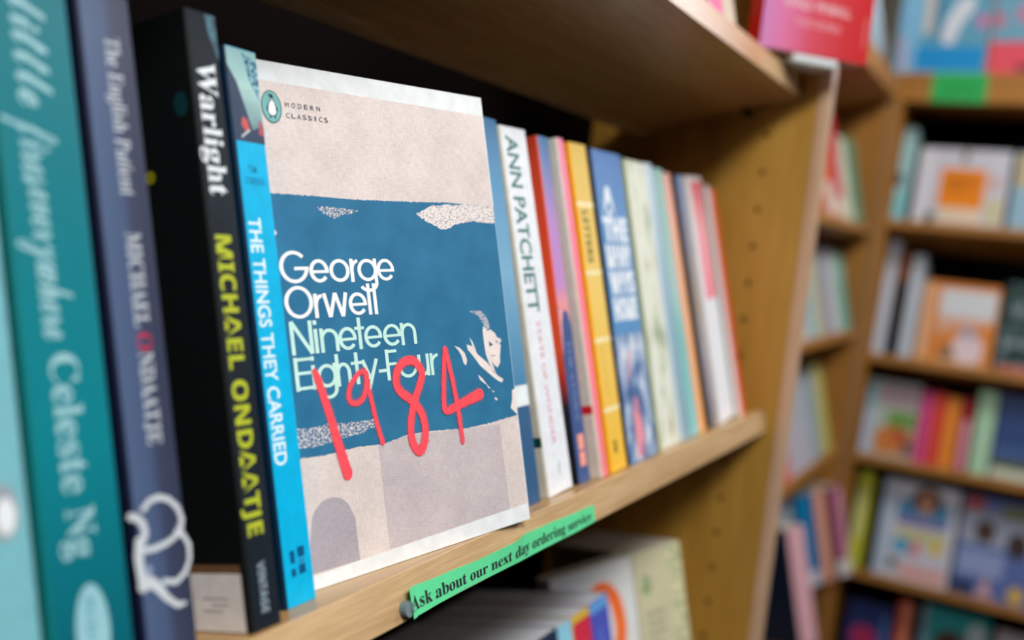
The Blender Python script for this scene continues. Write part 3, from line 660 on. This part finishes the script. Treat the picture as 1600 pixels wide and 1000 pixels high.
lowb('violet blue spine with a brighter blue top on the lower shelf', 0.3413, 0.3735, 0.006, 0.1712, paper('#4c57b8'), paper('#6a3f9a'), d_lv)
Y24 = math.radians(24)
def d_wo(S, L):
    og = paper('#f4763a')
    S.stroke(sm([(0.030, 0.135), (0.046, 0.158), (0.062, 0.150), (0.066, 0.122), (0.056, 0.098)]), 0.012, og, True); S.stroke(sm([(0.058, 0.094), (0.070, 0.080), (0.074, 0.050), (0.066, 0.020)]), 0.013, og, True); S.stroke([(0.040, 0.075), (0.046, 0.020)], 0.010, og, True)
book('white face-out paperback with orange letters on the lower shelf', F_LOW, 0.4548 - 0.085 * math.cos(Y24), 0.0196 + 0.085 * math.sin(Y24), 0.085, 0.016, 0.178, paper('#dcdedd'), yaw=Y24, draw=d_wo, face=True, group=G_LOW)
def d_kh(S, L):
    ink = paper('#8a8a74')
    S.rect(0.040, 0.0006, 0.0550, 0.1772, blotch([(0.36, '#8aa08c'), (0.5, '#c8c79a'), (0.62, '#e0dcb4')], 130)); S.up()
    S.ell(0.012, 0.150, 0.006, 0.009, blotch([(0.4, '#7f9468'), (0.6, '#b8c29a')], 200))
    for k in range(14): S.rect(0.008, 0.126 - 0.0078 * k, 0.030 - (0.006 if k % 4 == 3 else 0), 0.1280 - 0.0078 * k, ink)
book('thick khaki book with small green emblem on the lower shelf', F_LOW, 0.4560, 0.0190, 0.0556, 0.105, 0.178, paper('#cbc6a4'), paper('#cbc6a4'), yaw=Y24, draw=d_kh, group=G_LOW)

# ------------------------------------------------------------------ far bookcase (same wall, beyond the near one)
b2 = empty('bookcase', Matrix.Translation((1.65, 0.28, -1.05)), 'oak bookcase set back in the corner, seen as a narrow strip past the near upright', 'bookcase')
for x0 in (1.30, 2.062):
    u = MB(); u.box((x0, 0.170, -1.05), (x0 + 0.02, 0.42, 0.56), W_FAR); u.box((x0, 0.163, -1.05), (x0 + 0.02, 0.170, 0.56), W_FAR, 0.001); kid(u, 'upright', b2)
bk = MB(); bk.box((1.32, 0.41, -1.05), (2.062, 0.418, 0.56), W_BACK); kid(bk, 'back_panel', b2)
F2 = {}
for k, (zs, th_) in enumerate(((0.565, 0.066), (0.216, 0.018), (-0.015, 0.018), (-0.283, 0.018), (-0.580, 0.018), (-0.86, 0.018))):
    fr = frame_front((0, 0.166, zs)); F2[k] = fr
    s = MB(); s.box((1.321, 0.0, -th_), (2.061, 0.20, 0), W_FARSH); kid(s, 'shelf', b2, fr)
G_FAR = 'spines on the corner bookcase'
def fb(k, label, x0, x1, H, spine, left=None, y=0.008, draw=None, D=0.129, z=0.0): return book(label, F2[k], x0, y, x1 - x0, D, H, spine, left, group=G_FAR, draw=draw, z=z)
# first shelf below the top board
fb(1, 'orange red spine beside the upright, top row of the corner bookcase', 1.60, 1.705, 0.226, paper('#d8602c'), draw=art(0.105, 0.226, [('r', '#d9ccc0', 0.1, 0.03, 0.95, 0.30)]))
fb(1, 'crimson spine with pale foot, top row of the corner bookcase', 1.715, 1.80, 0.228, paper('#cc2440'), draw=art(0.085, 0.228, [('r', '#e0d6c4', 0.04, 0.01, 0.96, 0.20), ('r', '#dc8c98', 0.6, 0.3, 0.96, 0.62)]))
fb(1, 'cream spine beside the green one, top row of the corner bookcase', 1.808, 1.905, 0.178, paper('#cfd0bc'))
fb(1, 'green spine beside the cream one, top row of the corner bookcase', 1.912, 2.02, 0.190, paper('#2f8a62'), draw=art(0.108, 0.190, [('r', '#5f8f78', 0.45, 0.01, 0.98, 0.99)]))
# second row
for lab_, x0, x1, H, c, c2 in (('white spine beside the pale blue one, second row of the corner bookcase', 1.50, 1.592, 0.120, '#d9d5da', '#d0c8c8'),
                               ('pale blue spine, second row of the corner bookcase', 1.598, 1.668, 0.168, '#7fb0ba', '#a8c8c4'),
                               ('cream spine between blue and lavender, second row of the corner bookcase', 1.674, 1.745, 0.180, '#cbc8ae', '#b9b48e'),
                               ('lavender grey spine, second row of the corner bookcase', 1.752, 1.825, 0.182, '#8e93a8', '#a9adbd'),
                               ('white spine beside the teal one, second row of the corner bookcase', 1.832, 1.915, 0.180, '#cdd2da', '#c2cac6'),
                               ('teal green spine, second row of the corner bookcase', 1.922, 2.035, 0.176, '#7fbcae', '#4fa294')):
    fb(2, lab_, x0, x1, H, paper(c), draw=art(x1 - x0, H, [('r', c2, 0.55, 0.01, 0.97, 0.6)]))
# third row
for lab_, x0, x1, H, c, c2 in (('short coral red book, third row of the corner bookcase', 1.515, 1.600, 0.098, '#e0787a', '#e2583c'),
                               ('lilac white spine beside the coral book, third row of the corner bookcase', 1.605, 1.700, 0.182, '#c2c0d0', '#c8ccd2'),
                               ('white spine beside the lilac one, third row of the corner bookcase', 1.706, 1.800, 0.186, '#bcc2d2', '#b0c0c8'),
                               ('pale grey blue spine, third row of the corner bookcase', 1.806, 1.885, 0.190, '#9fb4c0', '#8ea8b4'),
                               ('yellow green spine, third row of the corner bookcase', 1.890, 1.985, 0.200, '#c2c46a', '#c8c88e')):
    fb(3, lab_, x0, x1, H, paper(c), draw=art(x1 - x0, H, [('r', c2, 0.05, 0.5, 0.5, 0.98)]))
# fourth row
YB = 0.45
def fy(label, x, y, t, H, spine, left, D=0.09, draw=None): return book(label, F2[4], x, y, t, D, H, spine, left, group=G_FAR, draw=draw, yaw=YB)
fy('tall dusty pink spine with a navy back cover, bottom row of the corner bookcase', 1.490, -0.072, 0.048, 0.215, paper('#dcaab4'), paper('#22324e'), 0.125)
fb(4, 'grey blue spine between the dusty pink and the cobalt one', 1.76, 1.85, 0.205, paper('#a9b4c4'), y=0.006)
fy('cobalt teal spine with a white foot, bottom row of the corner bookcase', 1.880, 0.004, 0.056, 0.200, paper('#0a78ac'), paper('#3a6a92'), 0.11, art(0.056, 0.2, [('r', '#c9cdd8', 0.02, 0.005, 0.98, 0.16)]))
fy('peach spine with a purple back cover, bottom row of the corner bookcase', 1.935, -0.024, 0.038, 0.200, paper('#e2a08c'), paper('#6a4a8a'))
fy('magenta spine with a white foot, last on the bottom row of the corner bookcase', 1.976, -0.050, 0.046, 0.200, paper('#a04a74'), paper('#4a3c1c'), 0.08, art(0.046, 0.2, [('r', '#d8d4d0', 0.02, 0.005, 0.98, 0.18), ('r', '#c890a4', 0.5, 0.2, 0.97, 0.95)]))
# top board: a pale box of books turned to the corner
fb(0, 'pale blue grey book in the corner on top of the corner bookcase', 1.90, 2.03, 0.23, blotch([(0.35, '#8fc0d4'), (0.5, '#b4d6e2'), (0.72, '#c4c8d8')], 14), paper('#9cc4d4'), draw=art(0.13, 0.23, [('#3d4a62', [(0.15, 0.60), (0.28, 0.62), (0.95, 0.04), (0.78, 0.01)]), ('#c49ab8', [(0.45, 0.50), (0.62, 0.46), (0.98, 0.12), (0.80, 0.16)])]))

# ------------------------------------------------------------------ bookcase across the end of the aisle
b3 = empty('bookcase', Matrix.Translation((2.25, -0.3, -1.05)), 'wide oak bookcase across the end with face-out picture books on dark shelves', 'bookcase')
for y0 in (0.140, -0.80):
    u = MB(); u.box((2.102, y0, -1.05), (2.36, y0 + 0.02, 0.566), W_FAR); kid(u, 'upright', b3)
bk = MB(); bk.box((2.34, -0.78, -1.05), (2.348, 0.14, 0.566), W_BACK); kid(bk, 'back_panel', b3)
tb = MB(); tb.box((2.100, -0.78, 0.503), (2.34, 0.1395, 0.568), W_FARSH, 0.001); kid(tb, 'top_board', b3)
F3 = {0: Matrix(((0, 1, 0, 2.11), (-1, 0, 0, 0), (0, 0, 1, 0.568), (0, 0, 0, 1)))}
for k, zs in ((1, 0.240), (2, -0.068), (3, -0.302), (4, -0.575), (5, -0.87)):
    fr = frame_side((2.103, 0, zs)); F3[k] = fr
    s = MB(); s.box((-0.1395, 0.0, -0.018), (0.78, 0.20, 0), W_FARSH); kid(s, 'shelf', b3, fr)
g = MB(); g.box((2.0992, -0.027, 0.5035), (2.0999, 0.085, 0.567), paper('#2fae5a', 0.6))
GP = Plane(g, (2.0992, 0, 0), (0, -1, 0), (0, 0, 1), (-1, 0, 0)); [GP.rect(-0.052 + 0.0105 * k, 0.527, -0.0445 + 0.0105 * k, 0.545, paper('#259a4e')) for k in range(6)]
go = g.build('shelf_label'); go['label'] = 'bright green card label on the top board under the blue picture book'; go['category'] = 'label'
G_END = 'books on the end bookcase'
def eb(k, label, x0, x1, H, col, left=None, face=False, draw=None, D=None, y=0.008, yaw=0.0, roll=0.0):
    D = D or (0.014 if face else 0.14)
    return book(label, F3[k], x0, y, x1 - x0, D, H, paper(col) if isinstance(col, str) else col, paper(left) if left else None, group=G_END, face=face, draw=draw, yaw=yaw)
# on top of it
eb(0, 'large blue picture book with a white shape, on the end bookcase top', -0.172, 0.012, 0.26, '#86bcd6', face=True, draw=art(0.184, 0.26, [
    ('r', '#1f8fd0', 0.22, 0.02, 0.99, 0.23), ('r', '#5f9cb8', 0.25, 0.23, 0.99, 0.99), ('r', '#c8c0b8', 0.27, 0.34, 0.38, 0.98), ('r', '#3b7794', 0.40, 0.30, 0.47, 0.99),
    ('#d4d8e2', [(0.52, 0.25), (0.62, 0.24), (0.70, 0.42), (0.82, 0.56), (0.80, 0.66), (0.64, 0.62), (0.52, 0.46), (0.48, 0.32)]), ('ell', '#c07aa4', 0.92, 0.44, 0.07, 0.06), ('r', '#7fb6d8', 0.0, 0.02, 0.21, 0.99), ('#bfa6c0', [(0.02, 0.30), (0.07, 0.32), (0.14, 0.02), (0.08, 0.01)])]))
eb(0, 'coral and blue picture book cut by the picture edge, on the end bookcase top', 0.018, 0.180, 0.26, '#dd5464', face=True, draw=art(0.162, 0.26, [
    ('r', '#6d9fb8', 0.01, 0.27, 0.99, 0.99), ('ell', '#b9788c', 0.08, 0.45, 0.08, 0.06), ('ell', '#c27a98', 0.36, 0.50, 0.08, 0.07), ('r', '#7a3848', 0.36, 0.02, 0.99, 0.09)]))
# row 1
eb(1, 'slim aqua spine leaning by the left upright, first row of the end bookcase', -0.136, -0.108, 0.222, '#9cc4c8', draw=art(0.028, 0.222, [('r', '#3c3a58', 0.02, 0.36, 0.45, 0.50), ('r', '#7fc4cc', 0.1, 0.02, 0.9, 0.3)]))
eb(1, 'white face-out book with an orange square, first row of the end bookcase', -0.092, 0.094, 0.176, '#c4c4d0', face=True, draw=art(0.186, 0.176, [
    ('r', '#dfc9b0', 0.30, 0.03, 0.75, 0.22), ('r', '#e8841c', 0.26, 0.22, 0.76, 0.74), ('t', '#8a4a10', 'HOW TO', 'bold', 0.34, 0.68, 0.56, 0.64), ('t', '#8a4a10', 'MAKE IT', 'bold', 0.34, 0.68, 0.45, 0.53), ('r', '#c9a094', 0.80, 0.48, 0.90, 0.66), ('r', '#c8bf98', 0.80, 0.05, 0.97, 0.36), ('ell', '#4a5a3c', 0.18, 0.08, 0.08, 0.08), ('r', '#d8d6e0', 0.01, 0.02, 0.15, 0.98), ('r', '#7a6a60', 0.47, 0.80, 0.53, 0.99)]))
eb(1, 'pale blue book at the picture edge, first row of the end bookcase', 0.104, 0.24, 0.176, '#8fb2c6', face=True, draw=art(0.136, 0.176, [('r', '#b9aa88', 0.02, 0.55, 0.9, 0.98)]))
# row 2
eb(2, 'tall white spine by the left upright, second row of the end bookcase', -0.136, -0.112, 0.270, '#c4cad8')
eb(2, 'brown and black spine between the two white ones', -0.108, -0.083, 0.250, '#2c2420', draw=art(0.025, 0.25, [('r', '#8a4c24', 0.1, 0.7, 0.9, 0.98), ('r', '#1d2440', 0.1, 0.02, 0.9, 0.2)]))
eb(2, 'shorter white spine beside the peach book', -0.079, -0.053, 0.242, '#c0cad8')
eb(2, 'orange face-out book with a white panel, second row of the end bookcase', -0.046, 0.112, 0.186, '#d8843c', face=True, draw=art(0.158, 0.186, [
    ('r', '#e0b08c', 0.01, 0.02, 0.14, 0.97), ('r', '#d2d6dc', 0.24, 0.58, 0.97, 0.92), ('#d9a690', [(0.22, 0.36), (0.5, 0.44), (0.9, 0.50), (0.97, 0.58), (0.24, 0.58)]), ('ell', '#e2ccd2', 0.68, 0.20, 0.20, 0.20), ('ell', '#a9a3b4', 0.66, 0.40, 0.10, 0.08), ('ell', '#8a6648', 0.42, 0.12, 0.10, 0.10), ('r', '#e6be9e', 0.30, 0.02, 0.92, 0.05)]))
eb(2, 'black green patterned book at the picture edge, second row of the end bookcase', 0.118, 0.26, 0.20, blotch([(0.4, '#0e1416'), (0.5, '#1d4a42'), (0.62, '#8f98a8')], 40), face=True, draw=art(0.142, 0.20, [('r', '#c4685c', 0.05, 0.01, 0.98, 0.07)]))
# row 3
eb(3, 'colourful face-out picture book in the left corner, third row', -0.135, -0.020, 0.176, '#a9b8b0', face=True, draw=art(0.115, 0.176, [
    ('r', '#a28e98', 0.22, 0.66, 0.99, 0.97), ('r', '#6d9448', 0.45, 0.40, 0.98, 0.62), ('#c9793c', [(0.28, 0.04), (0.98, 0.05), (0.98, 0.36), (0.5, 0.42), (0.26, 0.34)]), ('ell', '#b03a20', 0.72, 0.32, 0.14, 0.07), ('r', '#b4bcd8', 0.01, 0.03, 0.18, 0.58), ('ell', '#3a3f5c', 0.88, 0.16, 0.08, 0.10), ('r', '#7fa8b8', 0.02, 0.60, 0.20, 0.97)]))
eb(3, 'magenta spine, third row of the end bookcase', -0.016, 0.007, 0.166, '#d84a8c')
eb(3, 'red spine beside the magenta one, third row of the end bookcase', 0.010, 0.036, 0.166, '#e04838')
eb(3, 'orange spine beside the red one, third row of the end bookcase', 0.039, 0.064, 0.162, '#f09030')
eb(3, 'narrow crimson spine with pale pink foot, third row of the end bookcase', 0.068, 0.092, 0.164, '#a01826', draw=art(0.024, 0.164, [('r', '#e098a8', 0.3, 0.02, 0.97, 0.70)]))
eb(3, 'thick pale green spine, third row of the end bookcase', 0.100, 0.138, 0.188, '#a9d0b0')
eb(3, 'navy face-out book with an olive strip, third row of the end bookcase', 0.142, 0.27, 0.186, '#28457c', face=True, draw=art(0.128, 0.186, [('r', '#5a5a20', 0.02, 0.14, 0.98, 0.22), ('r', '#c4ccb8', 0.01, 0.01, 0.98, 0.13), ('r', '#3c5a90', 0.02, 0.24, 0.98, 0.40)]))
# row 4
eb(4, 'yellow green spine in the left corner, fourth row of the end bookcase', -0.128, -0.098, 0.232, '#c0c43c', draw=art(0.03, 0.232, [('r', '#c9cc88', 0.05, 0.3, 0.7, 0.8)]))
eb(4, 'white face-out book with a child portrait, fourth row of the end bookcase', -0.070, 0.092, 0.224, '#c8cad8', face=True, draw=art(0.162, 0.224, [
    ('r', '#4f8cb8', 0.22, 0.58, 0.90, 0.82), ('ell', '#4a2c22', 0.58, 0.84, 0.20, 0.14), ('ell', '#c08a70', 0.58, 0.80, 0.10, 0.12), ('r', '#7a6aa0', 0.24, 0.56, 0.86, 0.64), ('r', '#c2c08a', 0.25, 0.40, 0.90, 0.52), ('ell', '#4fa4c8', 0.34, 0.34, 0.13, 0.08), ('#d86a6a', [(0.44, 0.26), (0.60, 0.28), (0.53, 0.46)]), ('ell', '#d8c03c', 0.78, 0.36, 0.08, 0.07), ('r', '#dca4a0', 0.36, 0.03, 0.96, 0.16), ('ell', '#2a3440', 0.26, 0.15, 0.07, 0.05), ('r', '#a8c0d8', 0.02, 0.02, 0.14, 0.98)]))
eb(4, 'blue face-out book with two dark heads, fourth row of the end bookcase', 0.100, 0.262, 0.222, '#5a6da8', face=True, draw=art(0.162, 0.222, [
    ('r', '#9aa2b8', 0.02, 0.52, 0.98, 0.86), ('ell', '#4a342c', 0.32, 0.66, 0.13, 0.12), ('ell', '#3a2c2c', 0.74, 0.58, 0.14, 0.13), ('r', '#b03c20', 0.04, 0.86, 0.26, 0.98), ('r', '#6a7030', 0.50, 0.84, 0.98, 0.95), ('r', '#8fa0cc', 0.03, 0.22, 0.60, 0.46), ('#c9a0a8', [(0.30, 0.02), (0.52, 0.02), (0.42, 0.24)]), ('ell', '#d8b040', 0.80, 0.10, 0.10, 0.08), ('r', '#1c2c50', 0.02, 0.02, 0.28, 0.14)]))
# row 5
eb(5, 'dark navy face-out book, lowest visible row of the end bookcase', -0.112, -0.012, 0.212, '#24346c', face=True, draw=art(0.1, 0.212, [('ell', '#a02858', 0.4, 0.62, 0.3, 0.12), ('r', '#4c6aa8', 0.80, 0.3, 0.92, 0.9)]))
eb(5, 'rust red spine, lowest visible row of the end bookcase', -0.004, 0.026, 0.236, '#b8422c', draw=art(0.03, 0.236, [('r', '#d88468', 0.4, 0.01, 0.97, 0.99)]))
eb(5, 'teal face-out book with a brown head, lowest visible row of the end bookcase', 0.048, 0.192, 0.25, '#1f8c90', face=True, draw=art(0.144, 0.25, [('ell', '#4a2a1c', 0.46, 0.62, 0.26, 0.16), ('ell', '#aab8bc', 0.82, 0.78, 0.14, 0.12), ('r', '#7a8c9a', 0.01, 0.02, 0.10, 0.98)]))
eb(5, 'pale mauve book at the picture edge, lowest visible row of the end bookcase', 0.205, 0.30, 0.225, '#a89aa4')
